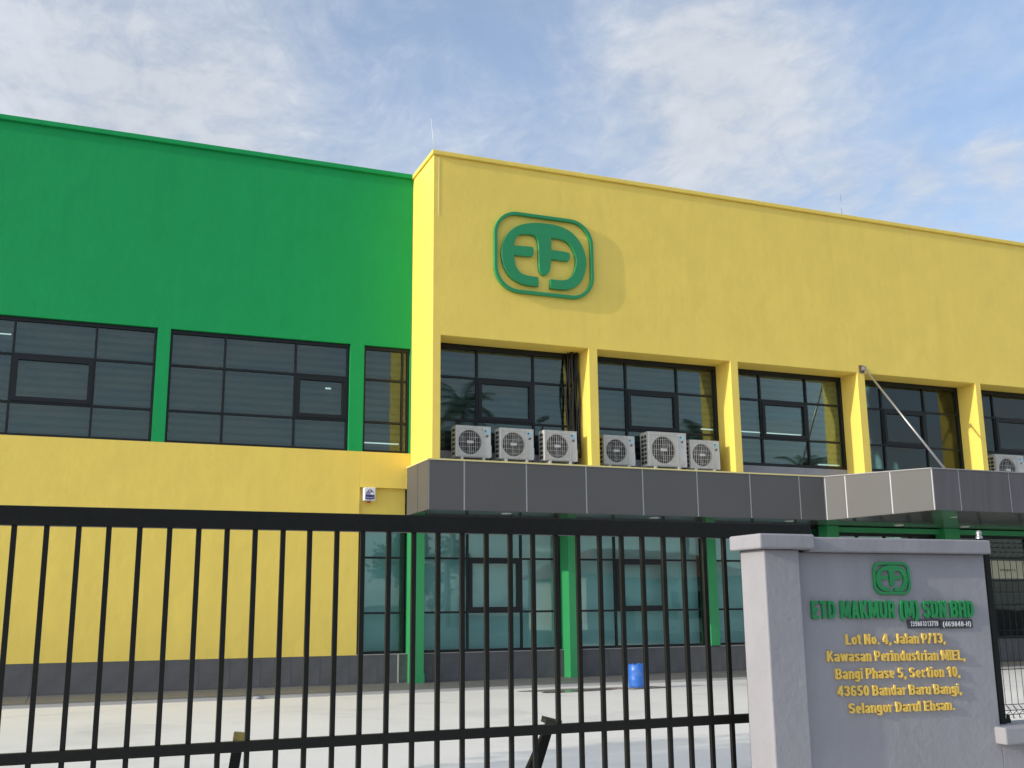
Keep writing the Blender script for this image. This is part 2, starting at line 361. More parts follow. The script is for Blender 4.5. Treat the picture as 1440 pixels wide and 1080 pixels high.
def window(xs, zs, yg, sash, upper, trim=0.05, tube=None, blind=True, frame_y=None):
    """xs / zs: frame lines; sash: set of (col,row) with an opening light; yg: glass plane"""
    f = MB(); t = trim; y0, y1 = yg-0.05, yg+0.03
    f.box(xs[0], xs[0]+t, y0, y1, zs[0], zs[-1]); f.box(xs[-1]-t, xs[-1], y0, y1, zs[0], zs[-1])
    f.box(xs[0]+t, xs[-1]-t, y0+.002, y1-.002, zs[0], zs[0]+t); f.box(xs[0]+t, xs[-1]-t, y0+.002, y1-.002, zs[-1]-t*1.5, zs[-1])
    mw = 0.045
    for x in xs[1:-1]: f.box(x-mw/2, x+mw/2, y0+.006, y1-.006, zs[0]+t, zs[-1]-t*1.5)
    for z in zs[1:-1]: f.box(xs[0]+t, xs[-1]-t, y0+.010, y1-.010, z-mw/2, z+mw/2)
    wn = f.build('window', m_frame, bld)
    gm = m_gl_up if upper else m_gl_lo
    for i in range(len(xs)-1):
        for j in range(len(zs)-1):
            a, b = xs[i]+(t if i == 0 else mw/2), xs[i+1]-(t if i == len(xs)-2 else mw/2)
            c, d = zs[j]+(t if j == 0 else mw/2), zs[j+1]-(t*1.5 if j == len(zs)-2 else mw/2)
            inset = 0
            if (i, j) in sash:
                q = 0.085; s_ = MB()
                s_.box(a, a+q, y0-.012, y1-.012, c, d); s_.box(b-q, b, y0-.012, y1-.012, c, d)
                s_.box(a+q, b-q, y0-.010, y1-.014, c, c+q); s_.box(a+q, b-q, y0-.010, y1-.014, d-q, d)
                s_.build('sash_frame', m_frame, wn); inset = q
            p = MB(); p.box(a+inset, b-inset, yg-.004, yg+.004, c+inset, d-inset)
            # panes sit very slightly out of true
            k0, k1 = random.uniform(-.0018, .0018), random.uniform(-.0012, .0012)
            cx, cz = (a+b)/2, (c+d)/2
            p.v = [(vx, vy + k0*(1 if vx > cx else -1) + k1*(1 if vz > cz else -1), vz) for vx, vy, vz in p.v]
            p.build('pane', gm, wn)
    if blind:
        bl = MB(); yb_ = yg+0.16
        if upper:
            z = zs[-1]-0.02; k = 0
            splits = [xs[0]+.02] + [x for x in xs[1:-1]][:1] + [xs[-1]-.02] if len(xs) > 3 else [xs[0]+.02, xs[-1]-.02]
            for n in range(len(splits)-1):
                z = zs[-1]-0.02 - random.uniform(0, .05); k = 0
                while z > zs[0]:
                    h = 0.088 if k % 2 == 0 else 0.072; z2 = max(z-h, zs[0]); bl.mi = k % 2
                    bl.box(splits[n]+.006, splits[n+1]-.006, yb_+(.006 if k % 2 else 0), yb_+.012, z2, z); z = z2; k += 1
                    if z <= zs[0]+1e-4: break
            bl.build('blind', [m_bla, m_blb], wn)
        else:
            bl.box(xs[0]+.02, xs[-1]-.02, yb_+.1, yb_+.11, zs[0], zs[-1]); bl.build('blind', m_blg, wn)
    if tube:
        for (a, b, z) in tube:
            tb = MB(); tb.tube([(a, yg+.07, z), (b, yg+.07, z)], 0.014, 8); tb.build('lit_tube', m_tube, wn)
    return wn
Z3 = [SILL+.005, 5.60, 6.55, HEAD-.005]
window([-6.295, -5.15, -3.93, -2.785], Z3, 22.42, {(1, 1)}, True)
window([-2.525, -1.396, 0.106, 1.259], Z3, 22.42, {(1, 1)}, True, tube=[(-2.3, -1.46, 6.955)])
window([1.521, 2.637, 4.12, 5.285], Z3, 22.42, {(2, 1)}, True)
window([5.605, 6.50, 6.65], Z3, 22.42, set(), True, tube=[(5.66, 6.46, 5.155)])
for a, b in WIN_L[:2]: window([a+.005, a+1.15, b-1.15, b-.005], Z3, 22.42, {(1, 1)}, True)
ZU = [4.90, 5.585, 6.53, 7.265]
MUL = [(7.92, 9.267), (11.613, 12.979), (15.332, 16.703), (19.071, 20.481), (22.895, 24.30), (26.7, 28.1), (30.4, 31.8)]
TUB = [None, [(13.66, 13.99, 5.736)], [(14.40, 16.55, 5.738), (17.02, 17.66, 5.02)], [(18.15, 18.50, 5.02)], None, None, None]
for (a, b), (m1, m2), tb in zip(OPEN, MUL, TUB):
    window([a+.004, m1, m2, b-.004], ZU, 21.46, {(1, 1)}, True, tube=tb, trim=0.07)
    u = MB(); u.box(a+.004, b-.004, 21.405, 21.60, 4.58, 4.898); u.build('window_upstand', m_grey, bld)
# ceiling spot seen through the left ribbon window
g = MB(); g.tube([(4.80, 22.50, 6.306), (4.92, 22.50, 6.306)], [0.018, 0.018], 8); g.build('spot_lamp', m_tube, bld)

# ground floor windows
ZG = [0.675, 1.51, 2.67, 3.55]
window([5.58, 6.60], ZG, 22.44, set(), False)
window([6.925, 8.05, 9.33, 10.315], ZG, 22.44, {(1, 1)}, False)
window([10.52, 11.70, 13.06, 14.115], ZG, 22.44, {(1, 1)}, False)
window([14.39, 15.6, 16.9, 17.60], ZG, 22.44, {(1, 1)}, False)
DG = [0.675, 1.55, 2.20, 2.80, 3.41]
window([17.95, 18.8, 19.7, 20.6, 21.39], [0.10, 2.5, 3.41], 22.44, set(), True, blind=False)
window([21.95, 23.1, 24.6, 25.9], DG, 22.44, set(), True, blind=False)
window([26.1, 27.6, 29.1, 30.6], DG, 22.44, set(), True, blind=False)
g = MB(); g.box(17.65, 36, YA+0.5, YA+0.55, 0.1, 3.5); g.build('lobby_back_wall', m_dark, bld)
g = MB(); g.box(17.62, 35.8, 22.22, 22.40, 3.415, 3.545); g.build('green_beam', m_grnp, bld, bevel=0.006)
# green columns
def column(x0, x1, y0, z0, foot=False, y1=22.50, z1=3.56):
    c = MB(); c.box(x0, x1, y0, y1, z0, z1); o = c.build('column', m_grnp, bld, bevel=0.006)
    if foot: c = MB(); c.box(x0-.012, x1+.012, y0-.014, y0+.10, z0, z0+.20); c.build('column_foot', m_grnp, o, bevel=0.004)
column(6.655, 6.915, 21.95, 0.07, True); column(10.29, 10.50, 21.95, 0.07)
column(14.13, 14.375, 22.235, 0.672); column(17.56, 17.93, 22.05, 0.07); column(21.40, 21.92, 22.05, 0.07)
column(25.95, 26.08, 22.05, 0.07)
column(10.51, 10.53, 22.30, 0.672)
# skirting tiles
sk = MB(); sk.box(-20, 17.6, 22.285, 22.62, 0.0, 0.655); sk.box(21.95, 36, 22.285, 22.62, 0, 0.655); sk.build('skirting_backing', m_grout, bld)
x = -3.0
while x < 30:
    if x+0.6 < 17.62 or x > 21.93:
        skip = False
        alike('skirting_tile', CA, (0.5965, 0.016, 0.575), m_tile, bld, (x, 22.268 + random.uniform(-.001,.001), 0.082))
    x += 0.60
g = MB(); g.box(6.435, 6.465, 22.255, 22.268, 0.082, 0.672); g.box(5.56, 14.13, 22.262, 22.30, 0.6575, 0.672); g.box(14.38, 17.6, 22.262, 22.30, 0.6575, 0.672)
g.build('corner_trim', mat('pale_trim', (0.40, 0.38, 0.34), rough=0.6), bld)

# ------------------------------------------------------------ entrance canopy
ct, cb = 4.613, 3.572
cn = MB(); cn.box(6.612, 16.53, 20.752, 22.29, cb+.006, ct-.012)
P0, P1, P2, P3 = (16.54, 20.752), (17.862, 18.634), (28.0, 18.634), (29.3, 20.752)
b = len(cn.v); ring = [P0, P1, P2, P3, (29.3, 22.1), (16.54, 22.1)]
zb = [cb+.006, 3.668, 3.668, cb+.006, cb+.006, cb+.006]
cn.add([(x_, y_, z_) for (x_, y_), z_ in zip(ring, zb)] + [(x_, y_, ct-.012) for x_, y_ in ring],
       [tuple(range(6))[::-1], tuple(range(6, 12))] + [(i, (i+1)%6, (i+1)%6+6, i+6) for i in range(6)])
cn.box(29.32, 35.9, 20.752, 22.2, cb+.006, ct-.012)
canopy = cn.build('canopy', m_seal, bld)
def panel(a, b_, za0, zb0, z1, m=m_acp, th=0.012):
    """upright cladding sheet between plan points a and b_"""
    a = Vector((*a, 0)); b_ = Vector((*b_, 0)); d = (b_-a).normalized(); n = Vector((d.y, -d.x, 0)); gp = 0.017
    a2, b2 = a+d*gp, b_-d*gp; vs = []
    for off in (n*th, n*0.0):
        vs += [(a2+off).to_tuple()[:2]+(za0,), (b2+off).to_tuple()[:2]+(zb0,), (b2+off).to_tuple()[:2]+(z1,), (a2+off).to_tuple()[:2]+(z1,)]
    p = MB(); p.add(vs, [(0,1,2,3),(7,6,5,4),(0,4,5,1),(1,5,6,2),(2,6,7,3),(3,7,4,0)])
    return p.build('fascia_panel', m, canopy)
xs = [6.600, 7.381, 8.782, 10.192, 11.588, 12.994, 14.419, 15.808, 16.53]
for a, b_ in zip(xs[:-1], xs[1:]): panel((a, 20.75), (b_, 20.75), cb, cb, ct-.022)
for a, b_ in ((22.285, 21.47), (21.47, 20.74)): panel((6.61, a), (6.61, b_), cb, cb, ct-.022)
ss = [0.006, 0.2036, 0.6254, 0.998]
def lp(s): return (P0[0]+(P1[0]-P0[0])*s, P0[1]+(P1[1]-P0[1])*s)
for a, b_ in zip(ss[:-1], ss[1:]): panel(lp(a), lp(b_), cb+.09*a, cb+.09*b_, ct-.022)
xs = [17.862, 18.640, 20.170, 21.70, 23.23, 24.76, 26.3, 28.0]
for a, b_ in zip(xs[:-1], xs[1:]): panel((a, 18.632), (b_, 18.632), 3.662, 3.662, ct-.022, m_acpd)
xs = [29.33, 30.8, 32.3, 33.8, 35.3]
for a, b_ in zip(xs[:-1], xs[1:]): panel((a, 20.75), (b_, 20.75), cb, cb, ct-.022)
fl = MB(); fl.box(6.585, 16.53, 20.725, 20.80, ct-.018, ct+.014); fl.box(6.585, 6.66, 20.802, 22.28, ct-.018, ct+.014); fl.build('top_flashing', m_ylip, canopy)
fl = MB(); fl.bar((P0[0], P0[1]-.01, ct-.003), (P1[0], P1[1]-.01, ct-.003), 0.05, 0.022); fl.bar((P1[0]-.01, P1[1], ct-.005), (P2[0], P2[1], ct-.005), 0.05, 0.022); fl.build('top_flashing', mat('grey_flashing', (0.30,0.29,0.28), rough=0.5), canopy)
# soffit panels under the canopy
sf = MB(); sf.box(6.63, 16.50, 20.77, 22.27, cb-.008, cb+.004)
sf.build('soffit', m_soff, canopy)
sf = MB(); sf.add([(16.55,20.74,cb-.004),(17.90,18.66,3.654),(27.96,18.66,3.654),(29.25,20.74,cb-.004),(29.25,22.2,cb-.006),(16.55,22.2,cb-.006),
                   (16.55,20.74,cb+.003),(17.90,18.66,3.664),(27.96,18.66,3.664),(29.25,20.74,cb+.003),(29.25,22.2,cb+.003),(16.55,22.2,cb+.003)],
                  [(5,4,3,2,1,0),(6,7,8,9,10,11)]+[(i,(i+1)%6,(i+1)%6+6,i+6) for i in range(6)]); sf.build('soffit', m_soff, canopy)
for x, y, z in ((8.476, 21.15, cb-.010), (12.14, 21.25, cb-.010), (15.8, 21.2, cb-.010), (19.42, 21.55, cb-.02), (19.40, 19.70, cb+.045), (21.56, 21.5, cb-.02), (23.4, 19.7, cb+.045)):
    dl = MB(); dl.lathe([(0.001, -.006), (0.10, -.006), (0.115, -.002), (0.118, .012)], (x, y, z), 20); dl.build('downlight', m_lamp, canopy)

# ------------------------------------------------------------ emblem shapes
FR_X0, FR_X1, FR_Z0, FR_Z1 = 8.065, 10.49, 8.362, 10.242
TR = [(505,770,1),(400,762),(330,740),(250,690),(190,600),(163,490),(168,400),(195,320),(250,250),(330,203),(450,183),(600,194),(720,222),(820,278),(900,378),(940,485),(947,575),(925,680),(880,757),(800,800),(720,803),(615,787,1),
      (615,705,1),(700,715),(770,712),(822,670),(850,590),(850,500),(820,420),(770,360),(700,335),(622,325,1),(622,435,1),(785,457),(797,480),(792,525),(775,543),(620,520,1),(615,610),(600,650),(565,674),(530,655),(512,620),(508,560),(505,400),(498,345),(480,310),(445,295),(350,290),(310,308),(287,345),(275,395,1),(440,405),(461,418),(461,475),(445,500),(280,482,1),(287,560),(320,630),(370,667),(505,687,1)]
def on_wall(x, y, Y):
    d = r2*(x-720) + u2*(540-y) + fwd*F; t = Y/d.y; return (d.x*t, 1.6+d.z*t)
raw = [(*on_wall(680+p[0]/6.545, 285+p[1]/6.545, 20.70), len(p) > 2) for p in TR]
EMB = [((x-FR_X0)/(FR_X1-FR_X0), (z-FR_Z0)/(FR_Z1-FR_Z0), c) for x, z, c in raw]
def chaikin(pts, it=2):
    for _ in range(it):
        o = []; n = len(pts)
        for i in range(n):
            a = pts[i]; b_ = pts[(i+1) % n]
            if a[2]: o.append(a)
            if not a[2]: o.append((a[0]*.75+b_[0]*.25, a[1]*.75+b_[1]*.25, False))
            if not b_[2]: o.append((a[0]*.25+b_[0]*.75, a[1]*.25+b_[1]*.75, False))
        pts = o
    return [(p[0], p[1]) for p in pts]
EMBS = chaikin(EMB)
def solid_poly(name, pts, y0, y1, m, parent, bevel=0):
    """filled outline of any shape, extruded"""
    cu = bpy.data.curves.new('tmp', 'CURVE'); cu.dimensions = '2D'; cu.fill_mode = 'BOTH'
    sp = cu.splines.new('POLY'); sp.points.add(len(pts)-1); sp.use_cyclic_u = True
    for q, p in zip(sp.points, pts): q.co = (p[0], p[1], 0, 1)
    cu.extrude = abs(y1-y0)/2; cu.bevel_depth = bevel; cu.bevel_resolution = 1; cu.offset = -bevel
    return curve_to_mesh(name, cu, (y0+y1)/2, m, parent)
def curve_to_mesh(name, cu, yc, m, parent, X0=Matrix.Identity(4)):
    o = bpy.data.objects.new('tmp', cu); COL.objects.link(o); dg = bpy.context.evaluated_depsgraph_get(); dg.update()
    me = bpy.data.meshes.new_from_object(o.evaluated_get(dg)); bpy.data.objects.remove(o)
    T = Matrix(((1,0,0,0),(0,0,-1,yc),(0,1,0,0),(0,0,0,1))); me.transform(T)
    og = org(parent); me.transform(Matrix.Translation(-og)); me.name = name
    me.materials.clear(); me.materials.append(m)
    ob = bpy.data.objects.new(name, me); COL.objects.link(ob); ob.parent = parent; return ob
def rrect(x0, x1, z0, z1, r, n=10):
    o = []
    for cx, cz, a0 in ((x1-r, z1-r, 0), (x0+r, z1-r, 90), (x0+r, z0+r, 180), (x1-r, z0+r, 270)):
        for i in range(n+1):
            a = R(a0+90*i/n); o.append((cx+r*math.cos(a), cz+r*math.sin(a)))
    return o
def emblem(root, x0, x1, z0, z1, ywall, depth, m, rw):
    W = x1-x0; H = z1-z0
    solid_poly('emblem_letters', [(x0+u*W, z0+v*H) for u, v in EMBS], ywall-depth, ywall-.002, m, root, bevel=depth*.07)
    a = rrect(x0, x1, z0, z1, H*.30); c = rrect(x0+rw, x1-rw, z0+rw, z1-rw, H*.30-rw); n = len(a); y0, y1 = ywall-depth, ywall-.002
    rg = MB(); rg.add([(x, y0, z) for x, z in a]+[(x, y0, z) for x, z in c]+[(x, y1, z) for x, z in a]+[(x, y1, z) for x, z in c],
        [f for i in range(n) for f in ((i,(i+1)%n,n+(i+1)%n,n+i),(2*n+i,3*n+i,3*n+(i+1)%n,2*n+(i+1)%n),(i,2*n+i,2*n+(i+1)%n,(i+1)%n),(n+i,n+(i+1)%n,3*n+(i+1)%n,3*n+i))])
    rg.build('emblem_ring', m, root, bevel=depth*.10)
lg = empty('wall_emblem', (9.28, 20.70, 8.36), 'large raised green emblem in a rounded ring high on the yellow wall', 'logo', 'company emblems')
emblem(lg, FR_X0, FR_X1, FR_Z0, FR_Z1, 20.779, 0.088, m_logo, 0.075)

# ------------------------------------------------------------ lettering
import numpy as np
T_ = 0.162
def ln(*p): return ('l', p)
def ar(cx, cy, rx, ry, a0, a1): return ('a', (cx, cy, rx, ry, a0, a1))
GL = {   # condensed bold grotesque, drawn as centre-line strokes: (advance, strokes)
 'A': (.54, [ln(.075,0,.27,1), ln(.465,0,.27,1), ln(.14,.26,.40,.26)]), 'B': (.54, [ln(.085,0,.085,1), ln(.085,.915,.27,.915), ar(.27,.7125,.15,.2025,90,-90), ln(.085,.51,.28,.51), ar(.28,.2975,.165,.2125,90,-90), ln(.085,.085,.28,.085)]),
 'D': (.54, [ln(.085,0,.085,1), ln(.085,.915,.22,.915), ar(.22,.5,.22,.415,90,-90), ln(.085,.085,.22,.085)]), 'E': (.48, [ln(.085,0,.085,1), ln(.085,.915,.45,.915), ln(.085,.51,.42,.51), ln(.085,.085,.46,.085)]),
 'H': (.55, [ln(.085,0,.085,1), ln(.455,0,.455,1), ln(.085,.52,.455,.52)]), 'I': (.18, [ln(.09,0,.09,1)]), 'J': (.46, [ln(.36,1,.36,.28), ar(.21,.28,.15,.195,0,-175)]),
 'K': (.54, [ln(.085,0,.085,1), ln(.10,.36,.43,1), ln(.22,.56,.47,0)]), 'L': (.45, [ln(.085,0,.085,1), ln(.085,.085,.44,.085)]),
 'M': (.68, [ln(.085,0,.085,1), ln(.595,0,.595,1), ln(.12,1,.34,.12), ln(.56,1,.34,.12)]), 'N': (.55, [ln(.085,0,.085,1), ln(.455,0,.455,1), ln(.11,.96,.43,.04)]),
 'P': (.51, [ln(.085,0,.085,1), ln(.085,.915,.27,.915), ar(.27,.68,.155,.235,90,-90), ln(.085,.445,.27,.445)]), 'R': (.54, [ln(.085,0,.085,1), ln(.085,.915,.27,.915), ar(.27,.695,.16,.22,90,-90), ln(.085,.475,.27,.475), ln(.30,.48,.45,0)]),
 'S': (.52, [ar(.26,.71,.17,.205,20,270), ar(.26,.295,.175,.21,90,-160)]), 'T': (.48, [ln(.01,.915,.47,.915), ln(.24,0,.24,1)]), 'U': (.54, [ln(.085,1,.085,.29), ln(.455,1,.455,.29), ar(.27,.29,.185,.205,180,360)]),
 '0': (.50, [ar(.25,.5,.16,.415,0,360)]), '1': (.42, [ln(.28,0,.28,1), ln(.29,.90,.08,.74)]), '3': (.50, [ar(.24,.715,.15,.20,165,-80), ar(.24,.30,.165,.215,80,-165)]),
 '4': (.52, [ln(.36,0,.36,1), ln(.34,.93,.07,.30), ln(.03,.27,.50,.27)]), '5': (.50, [ln(.12,.915,.45,.915), ln(.15,.915,.12,.48), ar(.24,.31,.165,.225,130,-160)]),
 '6': (.50, [ar(.25,.30,.16,.215,0,360), ar(.27,.56,.18,.355,40,180), ln(.09,.57,.09,.30)]), '7': (.48, [ln(.03,.915,.45,.915), ln(.40,.90,.17,0)]), '8': (.50, [ar(.25,.72,.145,.195,0,360), ar(.25,.30,.16,.215,0,360)]),
 '9': (.50, [ar(.25,.70,.16,.215,0,360), ar(.23,.44,.18,.355,220,360), ln(.41,.43,.41,.70)]),
 'a': (.46, [ln(.37,0,.37,.52), ar(.215,.52,.155,.14,0,165), ar(.215,.215,.14,.135,0,360)]), 'c': (.43, [ar(.22,.37,.14,.29,48,312)]), 'd': (.46, [ar(.22,.37,.14,.29,0,360), ln(.375,0,.375,1)]),
 'e': (.45, [ar(.225,.37,.145,.29,0,312), ln(.09,.37,.37,.37)]), 'g': (.46, [ar(.22,.39,.14,.27,0,360), ln(.375,.74,.375,-.06), ar(.22,-.06,.155,.12,0,-155)]), 'h': (.46, [ln(.085,0,.085,1), ar(.23,.50,.145,.165,180,0), ln(.375,0,.375,.50)]),
 'i': (.18, [ln(.09,0,.09,.74), ln(.09,.84,.09,1)]), 'l': (.18, [ln(.09,0,.09,1)]), 'm': (.72, [ln(.085,0,.085,.74), ar(.22,.50,.135,.165,180,0), ln(.355,0,.355,.50), ar(.49,.50,.135,.165,180,0), ln(.625,0,.625,.50)]),
 'n': (.46, [ln(.085,0,.085,.74), ar(.23,.50,.145,.165,180,0), ln(.375,0,.375,.50)]), 'o': (.46, [ar(.23,.37,.145,.29,0,360)]), 'p': (.46, [ln(.085,-.24,.085,.74), ar(.235,.37,.14,.29,0,360)]),
 'r': (.32, [ln(.085,0,.085,.74), ar(.26,.47,.175,.19,180,85)]), 's': (.42, [ar(.21,.53,.125,.135,20,270), ar(.21,.21,.13,.13,90,-160)]), 't': (.31, [ln(.15,.95,.15,.18), ar(.235,.18,.085,.10,180,280), ln(.01,.665,.29,.665)]),
 'u': (.46, [ln(.375,.74,.375,0), ar(.23,.24,.145,.165,180,360), ln(.085,.74,.085,.24)]), 'w': (.66, [ln(.06,.74,.195,.02), ln(.195,.02,.33,.72), ln(.33,.72,.465,.02), ln(.465,.02,.60,.74)]),
 '.': (.19, [ln(.095,0,.095,.17)]), ',': (.19, [ln(.095,.17,.095,.02), ln(.11,.06,.04,-.14)]), '/': (.34, [ln(.04,-.02,.30,1.0)]), '-': (.30, [ln(.02,.37,.28,.37)]),
 '(': (.28, [ar(.36,.42,.26,.62,112,248)]), ')': (.28, [ar(-.08,.42,.26,.62,68,-68)]),
}
GM = {}
def glyph_mesh(ch, thick, mat_, nm):
    key = (ch, thick, nm, mat_.name)
    if key in GM: return GM[key]
    adv, st = GL[ch]; segs = []; discs = []
    for k, p in st:
        if k == 'l': pts = [(p[0], p[1]), (p[2], p[3])]
        else:
            n = max(4, int(abs(p[5]-p[4])/15)); pts = [(p[0]+p[2]*math.cos(R(p[4]+(p[5]-p[4])*i/n)), p[1]+p[3]*math.sin(R(p[4]+(p[5]-p[4])*i/n))) for i in range(n+1)]
            discs += pts[1:-1] + ([pts[0]] if abs(p[5]-p[4]) >= 360 else [])
        segs += list(zip(pts[:-1], pts[1:]))
    h = .0225; x0, y0 = -.12, -.36; nx, ny = int((adv+.24)/h)+2, int(1.5/h)+2
    X, Y = np.meshgrid(x0+h*np.arange(nx), y0+h*np.arange(ny), indexing='ij'); D = np.full_like(X, 9.0); hw = (.088 if mat_.name.startswith('green') else .079) if nm == 'letter' else .062
    for (ax, ay), (bx, by) in segs:
        dx, dy = bx-ax, by-ay; L_ = math.hypot(dx, dy) or 1e-6; ux, uy = dx/L_, dy/L_
        mx, my = (ax+bx)/2, (ay+by)/2; u = np.abs((X-mx)*ux+(Y-my)*uy)-L_/2; v = np.abs(-(X-mx)*uy+(Y-my)*ux)-hw
        D = np.minimum(D, np.maximum(u, v))
    for cx, cy in discs: D = np.minimum(D, np.hypot(X-cx, Y-cy)-hw)
    # contour tracing
    nxt = {}
    def pt(i, j, i2, j2):
        a, b_ = D[i, j], D[i2, j2]; t_ = a/(a-b_); return ((i, j, i2, j2) if (i, j) < (i2, j2) else (i2, j2, i, j)), (X[i, j]+(X[i2, j2]-X[i, j])*t_, Y[i, j]+(Y[i2, j2]-Y[i, j])*t_)
    pos = {}; ins = D < 0
    for i in range(nx-1):
        for j in range(ny-1):
            c = [(i, j), (i+1, j), (i+1, j+1), (i, j+1)]; f = [ins[q] for q in c]
            if all(f) or not any(f): continue
            ent = []; ext = []
            for q in range(4):
                a, b_ = c[q], c[(q+1) % 4]
                if f[q] != f[(q+1) % 4]:
                    k_, p_ = pt(*a, *b_); pos[k_] = p_; (ext if f[q] else ent).append(k_)
            for a, b_ in zip(ext, ent): nxt[a] = b_
    loops = []
    while nxt:
        k0 = next(iter(nxt)); lp_ = []; k_ = k0
        while k_ in nxt: lp_.append(pos[k_]); k_ = nxt.pop(k_)
        if len(lp_) > 4: loops.append(lp_)
    def dp(pts, eps):
        if len(pts) < 3: return pts
        a, b_ = pts[0], pts[-1]; dx, dy = b_[0]-a[0], b_[1]-a[1]; L_ = math.hypot(dx, dy)
        best, bi = 0, 0
        for i in range(1, len(pts)-1):
            d = abs((pts[i][0]-a[0])*dy-(pts[i][1]-a[1])*dx)/L_ if L_ > 1e-9 else math.dist(pts[i], a)
            if d > best: best, bi = d, i
        if best < eps: return [a, b_]
        return dp(pts[:bi+1], eps)[:-1] + dp(pts[bi:], eps)
    cu = bpy.data.curves.new('tmp', 'CURVE'); cu.dimensions = '2D'; cu.fill_mode = 'BOTH'
    for lp_ in loops:
        m_ = len(lp_)//2; q = dp(lp_[:m_+1], .0065)[:-1] + dp(lp_[m_:]+[lp_[0]], .0065)[:-1]
        if len(q) < 3: continue
        sp = cu.splines.new('POLY'); sp.points.add(len(q)-1); sp.use_cyclic_u = True
        for a, b_ in zip(sp.points, q): a.co = (b_[0], b_[1], 0, 1)
    cu.extrude = .5
    o = bpy.data.objects.new('tmp', cu); COL.objects.link(o); dg = bpy.context.evaluated_depsgraph_get(); dg.update()
    me = bpy.data.meshes.new_from_object(o.evaluated_get(dg)); bpy.data.objects.remove(o)
    me.transform(Matrix(((1,0,0,0),(0,0,-1,0),(0,1,0,0),(0,0,0,1)))); me.name = nm; me.materials.clear(); me.materials.append(mat_)
    GM[key] = me; return me
def lettering(body, P0_, P1_, cap, ywall, stand, depth, m, root, name='letter'):
    if name == 'letter': P0_ = (P0_[0]+.031, P0_[1]); P1_ = (P1_[0]+.031, P1_[1])
    """P0_/P1_ = (x, z) ends of the baseline; every character is an object of its own, alike ones share a mesh"""
    gap, sp_ = .085, .25; tot = 0; lay = []
    for ch in body:
        if ch == ' ': tot += sp_; continue
        lay.append((ch, tot)); tot += GL[ch][0]+gap
    tot -= gap; Wd = math.dist(P0_, P1_); sx = Wd/tot; ang = math.atan2(P1_[1]-P0_[1], P1_[0]-P0_[0]); og = org(root)
    for ch, u in lay:
        o = bpy.data.objects.new(name, glyph_mesh(ch, depth, m, name)); COL.objects.link(o); o.parent = root
        o.location = (P0_[0]+u*sx*math.cos(ang)-og[0], ywall-stand-depth/2-og[1]+random.uniform(-.0007,.0007)*(depth > .01), P0_[1]+u*sx*math.sin(ang)-og[2])
        o.scale = (sx, depth, cap); o.rotation_euler = (0, -ang, 0)

# ------------------------------------------------------------ boundary wall with pillar
bw = empty('boundary_wall', (4.2, 6.0, 0), 'rough grey rendered boundary wall with pillar and flat coping beside the gate', 'wall')
B('pillar', m_grey, bw, 4.20, 4.482, 5.93, 6.205, 0, 1.962, bevel=0.010)
B('pillar_cap', m_grey, bw, 4.137, 4.575, 5.875, 6.235, 1.9625, 2.061, bevel=0.012)
B('sign_panel', m_grey, bw, 4.484, 6.168, 6.0, 6.18, 0, 1.948, bevel=0.006)
B('wall_cap', m_grey, bw, 4.577, 6.186, 5.94, 6.24, 1.949, 2.049, bevel=0.010)
B('low_wall', m_grey, bw, 6.170, 16.0, 6.0, 6.18, 0, 0.626, bevel=0.004)
B('low_wall_coping', m_grey, bw, 6.112, 16.0, 5.905, 6.26, 0.6275, 0.745, bevel=0.012)
sl = empty('wall_emblem', (5.276, 5.96, 1.664), 'small raised green emblem above the lettering on the grey wall', 'logo', 'company emblems')
emblem(sl, 5.133, 5.458, 1.664, 1.888, 5.999, 0.017, m_lgn, 0.020)

t = empty('company_name_letters', (5.27, 5.97, 1.5), 'raised green capital letters reading ETD MAKMUR (M) SDN BHD', 'lettering')
lettering('ETD MAKMUR (M) SDN BHD', (4.564, 1.509), (5.977, 1.501), 0.117, 5.999, 0.003, 0.018, m_lgn, t)
for a, b_, txt, lab in ((5.405, 5.690, '199801013719', 'small dark plate with white number 199801013719 under the green letters'),
                        (5.696, 5.992, '(469848-H)', 'small dark plate with white text (469848-H) under the green letters')):
    t = empty('number_plate', ((a+b_)/2, 5.99, 1.44), lab, 'plate', 'registration number plates')
    zc = 1.464 - 0.006*(a > 5.6)
    B('plate_panel', m_plate, t, a, b_, 5.990, 5.999, zc-.030, zc+.029)
    lettering(txt, (a+.022, zc-.018), (b_-.014, zc-.019), 0.036, 5.990, 0.0, 0.002, m_white, t, 'character')
for txt, p0, p1, cap, lab in (
    ('Lot No. 4, Jalan P/13,', (4.831, 1.334), (5.694, 1.327), .069, 'first line of raised gold letters reading Lot No. 4, Jalan P/13,'),
    ('Kawasan Perindustrian MIEL,', (4.667, 1.227), (5.861, 1.207), .069, 'second line of raised gold letters reading Kawasan Perindustrian MIEL,'),
    ('Bangi Phase 5, Section 10,', (4.726, 1.111), (5.801, 1.095), .070, 'third line of raised gold letters reading Bangi Phase 5, Section 10,'),
    ('43650 Bandar Baru Bangi,', (4.731, 1.002), (5.800, 0.980), .068, 'fourth line of raised gold letters reading 43650 Bandar Baru Bangi,'),
    ('Selangor Darul Ehsan.', (4.816, 0.888), (5.723, 0.874), .067, 'bottom line of raised gold letters reading Selangor Darul Ehsan.')):
    t = empty('address_line', ((p0[0]+p1[0])/2, 5.97, p0[1]), lab, 'lettering', 'lines of the address')
    lettering(txt, p0, p1, cap, 5.999, 0.003, 0.013, m_gold, t)

